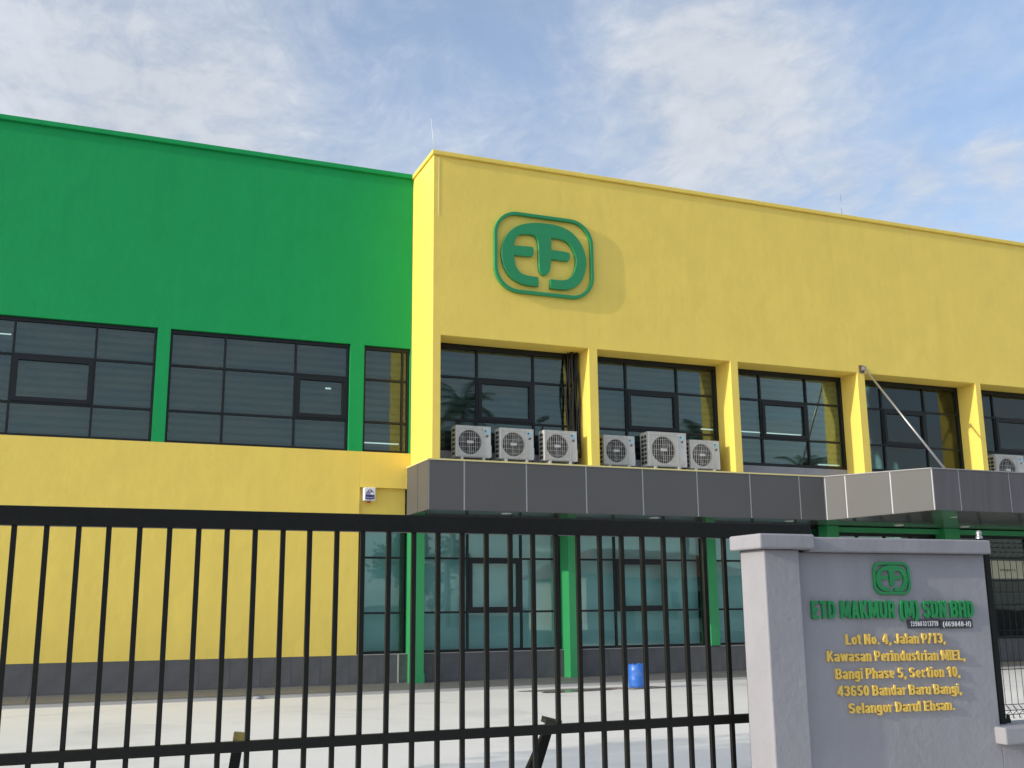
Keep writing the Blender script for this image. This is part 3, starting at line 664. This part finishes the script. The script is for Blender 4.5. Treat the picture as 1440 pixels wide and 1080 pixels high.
# ------------------------------------------------------------ gate
GY = 6.50
gt = empty('sliding_gate', (1.0, GY, 0), 'black steel sliding gate of upright square bars behind the grey pillar', 'gate')
B('top_beam', m_gate, gt, -4.2, 5.022, GY-.012, GY+.065, 2.070, 2.178, bevel=0.004)
B('middle_rail', m_gate, gt, -4.2, 5.02, GY-.014, GY+.036, 0.805, 0.864, bevel=0.003)
B('bottom_rail', m_gate, gt, -4.2, 5.02, GY-.014, GY+.065, 0.07, 0.18, bevel=0.003)
B('end_stile', m_gate, gt, 4.94, 5.0, GY-.010, GY+.05, 0.182, 2.068)
bar0 = None
for k in range(-24, 31):
    x = -0.155 + 0.164*k
    if bar0 is None:
        m_ = MB(); m_.box(-.0145, .0145, 0, .029, .18, 2.071); bar0 = m_.build('bar', m_gate, None, bevel=0.002); bar0.parent = gt; o = bar0
    else:
        o = bar0.copy(); COL.objects.link(o); o.parent = gt
    o.location = (x - 1.0, random.uniform(-.0006, .0006), 0)
    o.rotation_euler = (random.uniform(-.0012, .0012), random.uniform(-.0013, .0013), random.uniform(-.03, .03))
# posts just behind the gate
pp = empty('stop_post', (1.0, 6.93, 0), 'slanted black steel post with a chipped yellow tip just behind the gate', 'post')
m_ = MB(); m_.bar((0.90, 6.95, 0.0), (1.004, 6.93, 0.822), 0.062, 0.062); m_.build('post_shaft', m_gate, pp)
m_ = MB(); m_.bar((1.004, 6.93, 0.823), (1.009, 6.929, 0.868), 0.066, 0.066); m_.build('painted_tip', m_rust, pp)
gb = empty('gate_guide', (3.0, 6.7, 0), 'black steel gate guide bracket with flat cap and slanting leg behind the bars', 'bracket')
m_ = MB(); m_.add([(3.00,6.80,.835),(3.05,6.66,.835),(3.16,6.90,.835),(3.04,6.98,.835),(3.00,6.80,.868),(3.05,6.66,.858),(3.165,6.90,.840),(3.05,6.98,.872)],
                  [(0,3,2,1),(4,5,6,7),(0,1,5,4),(1,2,6,5),(2,3,7,6),(3,0,4,7)]); m_.build('cap_plate', m_gate, gb)
m_ = MB(); m_.bar((2.60, 6.86, 0.0), (3.055, 6.86, 0.834), 0.045, 0.04); m_.build('slanting_leg', m_gate, gb)
m_ = MB(); m_.bar((2.78, 6.93, 0.0), (3.09, 6.93, 0.834), 0.05, 0.05); m_.build('slanting_leg', m_gate, gb)

# ------------------------------------------------------------ mesh fence on the low wall
fe = empty('mesh_fence', (6.3, 6.11, 0.745), 'black welded wire mesh fence standing on the low grey wall', 'fence')
for x in (6.293, 8.75, 11.2, 13.65):
    B('fence_post', m_gate, fe, x-.026, x+.026, 6.085, 6.14, .746, 2.075, bevel=0.003)
kn = MB(); kn.lathe([(0.0, .062), (.012, .060), (.020, .048), (.022, .032), (.016, .022), (.024, .016), (.026, 0)], (6.262, 6.115, 2.072), 14)
kn.build('post_finial', m_steel, fe)
x = 6.335; k = 0; wire0 = None
while x < 8.72:
    pts = [(0,0,.772),(0,0.0,.80),(0,-.045,.835),(0,0,.870),(0,0,1.94),(0,-.045,1.975),(0,0,2.01),(0,0,2.062)]
    if wire0 is None:
        m_ = MB(); m_.tube(pts, .0024, 5); wire0 = m_.build('wire', m_gate, None); wire0.parent = fe; o = wire0
    else:
        o = wire0.copy(); COL.objects.link(o); o.parent = fe
    o.location = Vector((x, 6.150, 0)) - fe.location; x += 0.0615; k += 1
for z, dy in ((.80,0),(.835,-.045),(.870,0),(1.12,0),(1.40,0),(1.68,0),(1.94,0),(1.975,-.045),(2.01,0),(2.045,0)):
    m_ = MB(); m_.tube([(6.32, 6.146+dy, z), (8.74, 6.146+dy, z)], .0028, 5); m_.build('cross_wire', m_gate, fe)
# diagonal stiffening wires in the folds
m_ = MB(); x = 6.335
while x < 8.68:
    m_.tube([(x, 6.148, .870), (x+.055, 6.13, .772)], .0022, 4); m_.tube([(x, 6.148, 2.01), (x+.055, 6.13, 2.06)], .0022, 4); x += 0.0615
m_.build('fold_wires', m_gate, fe, kind='stuff')
m_ = MB(); m_.box(6.36, 6.40, 6.12, 6.16, .746, .772); m_.lathe([(0.0,.03),(.012,.03),(.014,0)], (6.385, 6.13, .772), 8); m_.build('wire_clamp', m_gate, fe)

# ------------------------------------------------------------ air conditioners
def make_ac(w_, h_, d_, label, loc, big=False):
    r_ = empty('outdoor_ac_unit', loc, label, 'air conditioner', 'air conditioners on the canopy ledge')
    z0 = 0.085
    def bl(name, m, mb, parent=None, **k):
        o = mb.build(name, m, None, **k); o.parent = parent or r_; return o
    # casing: hollow front with a round fan mouth
    c = MB(); cx, cz = w_*0.40, z0+h_*0.49; fr = min(h_*0.40, w_*.335); n = 40
    # front panel with round hole
    x0, x1, za, zb_ = 0, w_, z0, z0+h_
    ringv = [(cx+fr*math.cos(2*math.pi*i/n), 0, cz+fr*math.sin(2*math.pi*i/n)) for i in range(n)]
    outv = []
    for i in range(n):
        a = 2*math.pi*i/n; dx, dz = math.cos(a), math.sin(a); ts = []
        if dx > 1e-6: ts.append((x1-cx)/dx)
        if dx < -1e-6: ts.append((x0-cx)/dx)
        if dz > 1e-6: ts.append((zb_-cz)/dz)
        if dz < -1e-6: ts.append((za-cz)/dz)
        tt = min(ts); outv.append((cx+dx*tt, 0, cz+dz*tt))
    corners = [(x1,0,zb_),(x0,0,zb_),(x0,0,za),(x1,0,za)]
    deep = [(p[0], 0.05, p[2]) for p in ringv]
    c.add(ringv+outv, [(i, i+n, (i+1)%n+n, (i+1)%n) for i in range(n)])
    # corner filler triangles
    for cr_ in corners:
        best = min(range(n), key=lambda i: (0 if (abs(outv[i][0]-cr_[0]) < 1e-6 or abs(outv[i][2]-cr_[2]) < 1e-6) and (abs(outv[(i+1)%n][0]-cr_[0]) < 1e-6 or abs(outv[(i+1)%n][2]-cr_[2]) < 1e-6) and
                   not (abs(outv[i][0]-outv[(i+1)%n][0]) < 1e-6 or abs(outv[i][2]-outv[(i+1)%n][2]) < 1e-6) else 1, math.dist(outv[i], cr_)))
        c.add([outv[best], cr_, outv[(best+1)%n]], [(0,1,2)])
    c.add(ringv+deep, [(i, (i+1)%n, (i+1)%n+n, i+n) for i in range(n)])
    c.add([(0,0,za),(w_,0,za),(w_,d_,za),(0,d_,za),(0,0,zb_),(w_,0,zb_),(w_,d_,zb_),(0,d_,zb_)], [(0,3,2,1),(4,5,6,7),(1,2,6,5),(2,3,7,6)])
    body = bl('casing', m_ac, c)
    # left side: louvred or plain
    s_ = MB(); s_.add([(0,0,za),(0,d_,za),(0,d_,zb_),(0,0,zb_)], [(0,1,2,3)]); bl('side_panel', m_ac, s_)
    lid = MB(); lid.box(-.006, w_+.006, -.008, d_+.004, zb_-.004, zb_+.014); bl('lid', m_ac, lid, bevel=0.006)
    e = MB(); e.box(-.004, .030, -.010, -.001, za, zb_-.006); bl('corner_strip', m_ac, e, body, bevel=0.003)
    # side intake slots
    n_s = 6 if not big else 7; ns = MB()
    for i in range(n_s):
        zc = za + h_*(.12+.76*i/(n_s-1)); hh = h_*.045
        for (ya, yb_) in ((.20, .46), (.54, .84)) if big else ((.25, .8),): ns.box(-.0035, .001, d_*ya, d_*yb_, zc-hh, zc+hh)
    bl('intake_slots', m_acd, ns, body)
    # fan: dark drum, blades, hub
    f = MB(); f.lathe([(fr*.99, 0), (fr*.99, .16)], (0,0,0), 32); f.v = [(p[0]+cx, p[2]+.052, p[1]+cz) for p in f.v]
    b0 = len(f.v); f.v += [(cx+fr*math.cos(2*math.pi*i/32), .20, cz+fr*math.sin(2*math.pi*i/32)) for i in range(32)]; f.face(list(range(b0, b0+32)))
    bl('fan_housing', m_acd, f, body)
    f = MB()
    for k in range(3):
        a0 = 2*math.pi*k/3 + random.random()
        vs = []; 
        for j in range(6):
            aa = a0 + j*0.17
            vs += [(cx+fr*.2*math.cos(aa), .10+.012*j, cz+fr*.2*math.sin(aa)), (cx+fr*.92*math.cos(aa+.12), .085+.016*j, cz+fr*.92*math.sin(aa+.12))]
        f.add(vs, [(2*j, 2*j+1, 2*j+3, 2*j+2) for j in range(5)])
    f2 = MB(); f2.lathe([(0.001, 0), (fr*.22, .004), (fr*.24, .05)], (0,0,0), 20); b0 = [(p[0]+cx, p[2]+.075, p[1]+cz) for p in f2.v]
    f.add(b0, [tuple(q) for q in f2.f]); bl('fan', m_acf, f, body)
    # wire guard, proud of the front
    gx0, gx1, gz0, gz1 = cx-fr*1.17, cx+fr*1.19, cz-fr*1.15, cz+fr*1.15
    gp = MB(); rr_ = rrect(gx0, gx1, gz0, gz1, .03, 4); ri = rrect(gx0+.014, gx1-.014, gz0+.014, gz1-.014, .018, 4); q = len(rr_)
    gp.add([(x,-.016,z) for x,z in rr_]+[(x,-.016,z) for x,z in ri]+[(x,-.001,z) for x,z in rr_]+[(x,-.001,z) for x,z in ri],
           [t_ for i in range(q) for t_ in ((i,(i+1)%q,q+(i+1)%q,q+i),(i,2*q+i,2*q+(i+1)%q,(i+1)%q),(q+i,q+(i+1)%q,3*q+(i+1)%q,3*q+i))])
    nv_ = 13
    for i in range(1, nv_):
        xx = gx0 + (gx1-gx0)*i/nv_; gp.box(xx-(.0042 if i % 3 == 0 else .0024), xx+(.0042 if i % 3 == 0 else .0024), -.0145, -.010, gz0+.012, gz1-.012)
    for i in range(1, 6):
        z_ = gz0 + (gz1-gz0)*i/6; gp.box(gx0+.012, gx1-.012, -.0095, -.0055, z_-.0026, z_+.0026)
    gp.box(cx-fr*.26, cx+fr*.26, -.018, -.0146, cz-fr*.10, cz+fr*.10)
    bl('fan_guard', m_acg, gp, body)
    # maker's sticker: pale blue patch with dark mark, small dark print
    sx = w_*.90; st = MB(); st.box(sx-.075, sx+.045, -.0035, -.0005, zb_-.145, zb_-.050); bl('blue_sticker', m_blue, st, body)
    st = MB(); st.add([(sx-.065,-.006,zb_-.075),(sx-.022,-.006,zb_-.062),(sx-.036,-.006,zb_-.115),(sx-.065,-.0036,zb_-.075),(sx-.022,-.0036,zb_-.062),(sx-.036,-.0036,zb_-.115)], [(0,1,2),(3,5,4),(0,3,4,1),(1,4,5,2),(2,5,3,0)])
    st.box(sx-.025, sx+.025, -.004, -.0005, zb_-.190, zb_-.172); st.box(sx-.045, sx-.022, -.004, -.0005, zb_-.218, zb_-.196); st.box(sx-.014, sx+.012, -.004, -.0005, zb_-.218, zb_-.196)
    bl('dark_print', m_ink, st, body)
    vc = MB(); vc.box(w_+.001, w_+.035, .04, d_*.75, za+.03, za+h_*.42); bl('valve_cover', m_ac, vc, bevel=0.008)
    pq = MB(); pq.tube([(w_+.02, .12, za+.10), (w_+.05, .13, za+.05), (w_+.055, .20, za-.02), (w_+.04, .40, za-.05), (w_+.02, .46, za+.02)], .017, 7); pq.tube([(w_+.02, .16, za+.16), (w_+.07, .17, za+.08), (w_+.075, .26, za-.02), (w_+.06, .44, za-.05)], .011, 6)
    bl('refrigerant_pipe', m_rub, pq)
    ft = MB(); ft.box(w_*.14, w_*.20, -.03, d_+.03, 0.0, z0-.001); ft.box(w_*.76, w_*.82, -.03, d_+.03, 0.0, z0-.001); bl('mounting_feet', m_ac, ft)
    return r_
LZ = 4.628
ac1 = make_ac(.785, .655, .30, 'cream outdoor unit nearest the block corner, leftmost of three in first opening', (7.262, 20.93, LZ))
def place(src, x, y, label, rz=0, z=LZ):
    c = copy_tree(src); c.location = (x, y, z); c.rotation_euler.z = rz; c['label'] = label; return c
place(ac1, 8.262, 20.94, 'cream outdoor unit in the middle of three in the first opening', R(0.8))
place(ac1, 9.290, 20.93, 'cream outdoor unit beside the black pipes, rightmost in the first opening', R(-0.6), LZ+.005)
place(ac1, 10.760, 20.97, 'cream outdoor unit left of the large one in second opening', R(0.5), LZ-.02)
ac5 = make_ac(1.00, .775, .37, 'largest cream outdoor unit, between two small ones in the second opening', (11.865, 20.93, LZ-.01), True)
place(ac1, 12.985, 20.96, 'cream outdoor unit right of the large one in second opening', R(-0.4), LZ-.02)
place(ac5, 22.29, 20.95, 'large cream outdoor unit in the opening at the right edge of picture', R(0.3), LZ-.06)

# black insulated pipes in the first opening
ppz = empty('pipe_bundle', (10.2, 21.3, 4.62), 'bundle of black insulated pipes hanging at the right side of first upper opening', 'pipes')
for i in range(7):
    x0 = 10.075 + i*0.036; yy = 21.30 - 0.045*(i % 3); pts = []
    for k in range(14):
        z = 7.26 - k*0.185
        pts.append((x0 + 0.018*math.sin(k*.9+i*1.7) + 0.05*(i-3)/3*math.sin(k*.24) + (0.02 if k > 11 else 0), yy + 0.012*math.cos(k*.8+i), max(z, 4.72)))
    m_ = MB(); m_.tube(pts, random.uniform(.017, .026), 8); m_.build('pipe', m_rub, ppz)

# ------------------------------------------------------------ alarm box
al = empty('alarm_box', (5.76, 22.30, 3.86), 'white square alarm box with blue dome print on the yellow wall', 'alarm')
ay = 22.21
B('housing', m_white, al, 5.632, 5.892, ay, 22.399, 3.862, 4.150, bevel=0.02)
def flat(pts, y, m, nm):
    q = MB(); q.poly_xz(pts, y, y+.002); q.build(nm, m, al)
dome = [(5.66, 3.90), (5.76, 3.885), (5.865, 3.90), (5.862, 3.97), (5.845, 4.03), (5.81, 4.08), (5.765, 4.115), (5.72, 4.08), (5.68, 4.03), (5.663, 3.97)]
flat(dome, ay-.003, m_navy, 'printed_dome')
flat([(5.675, 3.985), (5.76, 3.99), (5.76, 4.045), (5.70, 4.04)], ay-.006, m_lilac, 'printed_patch')
flat([(5.768, 3.992), (5.85, 3.988), (5.838, 4.035), (5.80, 4.05), (5.77, 4.03)], ay-.006, m_white, 'printed_patch')
flat([(5.735, 4.055), (5.78, 4.058), (5.768, 4.098), (5.752, 4.09)], ay-.006, m_white, 'printed_patch')
flat([(5.666, 3.925), (5.76, 3.912), (5.860, 3.925), (5.860, 3.948), (5.76, 3.935), (5.666, 3.948)], ay-.006, m_lilac, 'printed_patch')
m_ = MB(); m_.lathe([(.045, 0), (.042, -.03), (.02, -.042), (.001, -.044)], (5.755, 22.29, 3.861), 16); m_.build('strobe_lens', m_red, al)

# ------------------------------------------------------------ rods
for (x, y, h, lab, lean) in ((6.74, 20.90, .80, 'thin white lightning rod on the corner of the yellow parapet', -.085), (17.82, 20.90, .62, 'faint thin lightning rod further right along the yellow parapet', .0)):
    t = empty('lightning_rod', (x, y, 11.43), lab, 'lightning rod', 'lightning rods')
    m_ = MB(); m_.tube([(x, y, 11.43), (x+lean, y, 11.43+h)], [.008, .005], 6); m_.build('rod', m_white if h > .7 else m_steel, t)
    m_ = MB(); m_.lathe([(.03, 0), (.03, .02), (.012, .05)], (x, y, 11.43), 10); m_.build('base', m_steel, t)
cdt = MB(); cdt.box(6.803, 6.813, 20.772, 20.779, 9.95, 11.33)
tag(cdt.build('earthing_strip', mat('cream_conduit', (0.84, 0.74, 0.36), rough=0.4)), 'thin pale vertical strip on the yellow wall near its corner', 'strip')
td = empty('tie_rod', (17.95, 20.77, 7.37), 'grey steel tie rod from the yellow pillar down to the projecting canopy', 'tie rod')
m_ = MB(); m_.tube([(17.955, 20.66, 7.36), (18.30, 18.70, 4.64)], .026, 10); m_.build('rod', m_steel, td)
m_ = MB(); m_.box(17.87, 18.02, 20.755, 20.779, 7.27, 7.46); m_.build('wall_plate', mat('dark_bracket', (0.12,0.09,0.07), rough=0.6), td)
m_ = MB(); m_.box(17.925, 17.94, 20.64, 20.754, 7.32, 7.42); m_.box(17.97, 17.985, 20.64, 20.754, 7.32, 7.42); m_.tube([(17.91,20.67,7.365),(18.0,20.67,7.365)], .014, 8); m_.build('clevis', m_steel, td)
m_ = MB(); m_.box(18.24, 18.36, 18.66, 18.78, 4.612, 4.63); m_.box(18.285, 18.315, 18.68, 18.74, 4.63, 4.67); m_.build('foot_plate', m_steel, td)

# ------------------------------------------------------------ banner on the far ground floor window
bn = empty('window_banner', (23.8, 22.34, 2.25), 'cream poster with dark lettering on the ground floor window behind the mesh', 'poster')
B('poster_sheet', m_bann, bn, 23.0, 24.43, 22.372, 22.378, 2.255, 2.735)
lettering('umpers', (23.55, 2.455), (24.12, 2.445), 0.085, 22.372, 0, 0.002, m_ink, bn, 'character')

# ------------------------------------------------------------ drum and board
dr = empty('blue_drum', (10.56, 19.40, 0.02), 'small blue plastic drum with a jagged cut rim beside the walkway', 'drum')
m_ = MB(); prof = [(.001,.012),(.165,.012),(.176,.03),(.180,.06),(.178,.15),(.181,.165),(.178,.18),(.178,.33),(.181,.345),(.177,.36),(.170,.455),(.160,.462),(.160,.30),(.155,.06),(.001,.06)]
m_.lathe(prof, (10.56, 19.40, 0.012), 32)
m_.v = [(x, y, z + (0.012*math.sin(9*math.atan2(y-19.4, x-10.56)) + random.uniform(-.004,.004) if z > .44 else 0)) for x, y, z in m_.v]
m_.build('drum_shell', m_drum, dr)
m_ = MB(); m_.lathe([(.001,.40),(.158,.40)], (10.56, 19.40, 0.012), 24); m_.build('contents', m_white, dr)
bd = MB(); bd.add([(10.05,19.52,.006),(10.35,19.17,.006),(11.15,19.24,.006),(11.0,19.60,.006),(10.05,19.52,.022),(10.35,19.17,.022),(11.15,19.24,.022),(11.0,19.60,.022)],
                  [(0,3,2,1)]+[(0,1,5,4),(1,2,6,5),(2,3,7,6),(3,0,4,7)]); bd.mi = 1; bd.face([4,5,6,7])
tag(bd.build('board', [m_wood, m_board]), 'thin flat weathered board lying under the blue drum', 'board')

# ------------------------------------------------------------ street side (seen only mirrored in the windows)
def palm(x, y, h, seed, label):
    rnd = random.Random(seed); r_ = empty('palm_tree', (x, y, 0), label, 'palm', 'palms across the street')
    m_ = MB(); bend = rnd.uniform(-.4, .4); pts = [(x+bend*(k/8)**2, y, h*k/8) for k in range(9)]
    m_.tube(pts, [.17-.008*k for k in range(9)], 8); m_.build('trunk', m_bark, r_)
    cr_ = MB(); top = Vector((x+bend, y, h))
    for k in range(22):
        a = k*2.4+rnd.random()*.4; el = rnd.uniform(-.1, 1.25); ln = rnd.uniform(1.7, 2.4); prev = top; d = Vector((math.cos(a)*math.cos(el), math.sin(a)*math.cos(el), math.sin(el)))
        n = 9
        for j in range(n):
            d = (d + Vector((0,0,-.17))).normalized(); nx = prev + d*ln/n
            cr_.bar(prev, nx, .03, .02)
            side = d.cross(Vector((0,0,1))).normalized(); L_ = .62*math.sin(math.pi*(j+1.2)/(n+1.5))
            for s_ in (-1, 1):
                for q in (0, .5):
                    p = prev.lerp(nx, q); tip = p + side*s_*L_ + d*L_*.45 - Vector((0,0,L_*.35)); ww = d*.045
                    cr_.add([p-ww, p+ww, tip], [(0,1,2)])
            prev = nx
    cr_.build('crown', m_leaf, r_)
palm(17.1, -5.2, 11.0, 3, 'tall palm opposite the first upper opening')
palm(16.0, -6.4, 9.0, 9, 'shorter palm beside the tall one opposite the corner')
palm(30.3, -5.4, 10.4, 5, 'palm opposite the second upper opening')
palm(36.8, -5.2, 8.6, 6, 'bushy palm opposite the third upper opening')
palm(3.0, -9, 8.0, 8, 'palm standing opposite the green wall')
lp_ = empty('street_lamp', (21.6, -6.0, 0), 'tall grey street lamp across the street', 'street lamp')
m_ = MB(); m_.tube([(21.6,-6,0),(21.6,-6,10.2),(21.4,-5.6,10.7),(21.2,-4.9,10.9)], [.09,.06,.045,.04], 8); m_.build('pole', m_steel, lp_)
m_ = MB(); m_.box(21.02, 21.35, -4.9, -4.2, 10.84, 10.97); m_.build('lamp_head', m_acf, lp_, bevel=.03)
def leaf_tree(x, y, trunk_h, rx, ry, rz, n, seed, label, leaf=.28, name='broadleaf_tree'):
    rnd = random.Random(seed); r_ = empty(name, (x, y, 0), label, 'tree')
    cz = trunk_h + rz*.75; m_ = MB(); m_.tube([(x, y, 0), (x+.1, y, trunk_h*.5), (x, y+.05, trunk_h), (x, y, cz)], [.20, .16, .13, .05], 8)
    for k in range(7):
        a = k*.9; m_.tube([(x, y, trunk_h*.9), (x+rx*.35*math.cos(a), y+ry*.35*math.sin(a), cz-.2*rz), (x+rx*.7*math.cos(a), y+ry*.7*math.sin(a), cz+rz*.25*math.sin(k))], [.07,.05,.02], 6)
    m_.build('trunk', m_bark, r_); c = MB()
    cl = [(rnd.gauss(0,.5), rnd.gauss(0,.5), rnd.gauss(0,.5)) for _ in range(26)]
    for k in range(n):
        q = cl[k % 26]; p = Vector((q[0]+rnd.gauss(0,.16), q[1]+rnd.gauss(0,.16), q[2]+rnd.gauss(0,.16)))
        if p.length > 1: p = p.normalized()*rnd.uniform(.75, 1.0)
        p = Vector((x+p.x*rx, y+p.y*ry, cz+p.z*rz)); d1 = Vector((rnd.gauss(0,1), rnd.gauss(0,1), rnd.gauss(0,.6))).normalized(); d2 = d1.cross(Vector((rnd.gauss(0,1), rnd.gauss(0,1), rnd.gauss(0,1)))).normalized()
        s_ = leaf*rnd.uniform(.6, 1.2); c.add([p, p+d1*s_*.5+d2*s_*.28, p+d1*s_, p+d1*s_*.5-d2*s_*.28], [(0,1,2,3)])
    c.build('crown', m_leaf2, r_); return r_
leaf_tree(-10, 7.6, 3.9, 2.3, 2.6, 2.0, 5200, 11, 'tree in the yard left of the view that shades the concrete')
for i, (x, y, s_) in enumerate(((-6, -24, 3.2), (8, -27, 3.6), (52, -22, 3.4), (60, -20, 3.8), (24, -33, 4.0), (-22, -22, 3.8))):
    leaf_tree(x, y, 2.2, s_, s_, s_*.8, 2600, 20+i, ['round tree across the street facing the green wall', 'tree across the street left of the red roofed house', 'tree across the street right of the red roofed house', 'tree at the far right end of the street',
      'tall tree behind the red roofed house', 'tree at the far left end of the street'][i], .55)
hs = empty('low_house', (35, -22, 0), 'low house with a red tiled roof across the street', 'house')
h_ = MB(); h_.wall(31, 43, 0, 3.6, -18.3, -18.0, [(33, 34.2, 0, 2.4), (37, 40, 1, 2.6)]); h_.box(31, 43, -28, -18.31, 0, 3.55); h_.build('wall', m_house, hs)
h_ = MB(); h_.add([(30.2,-17.2,3.55),(43.8,-17.2,3.55),(43.8,-29,3.55),(30.2,-29,3.55),(33.5,-23,5.6),(40.5,-23,5.6)], [(0,1,5,4),(1,2,5),(2,3,4,5),(3,0,4),(3,2,1,0)]); h_.build('roof', m_roof, hs)
for a, b_, c_, d_ in ((37, 40, 1, 2.6),):
    q = MB(); q.box(a, b_, -18.2, -18.15, c_, d_); w_ = q.build('window', m_frame, hs)
q = MB(); q.box(33, 34.2, -18.25, -18.2, 0, 2.4); q.build('door', m_bark, hs)
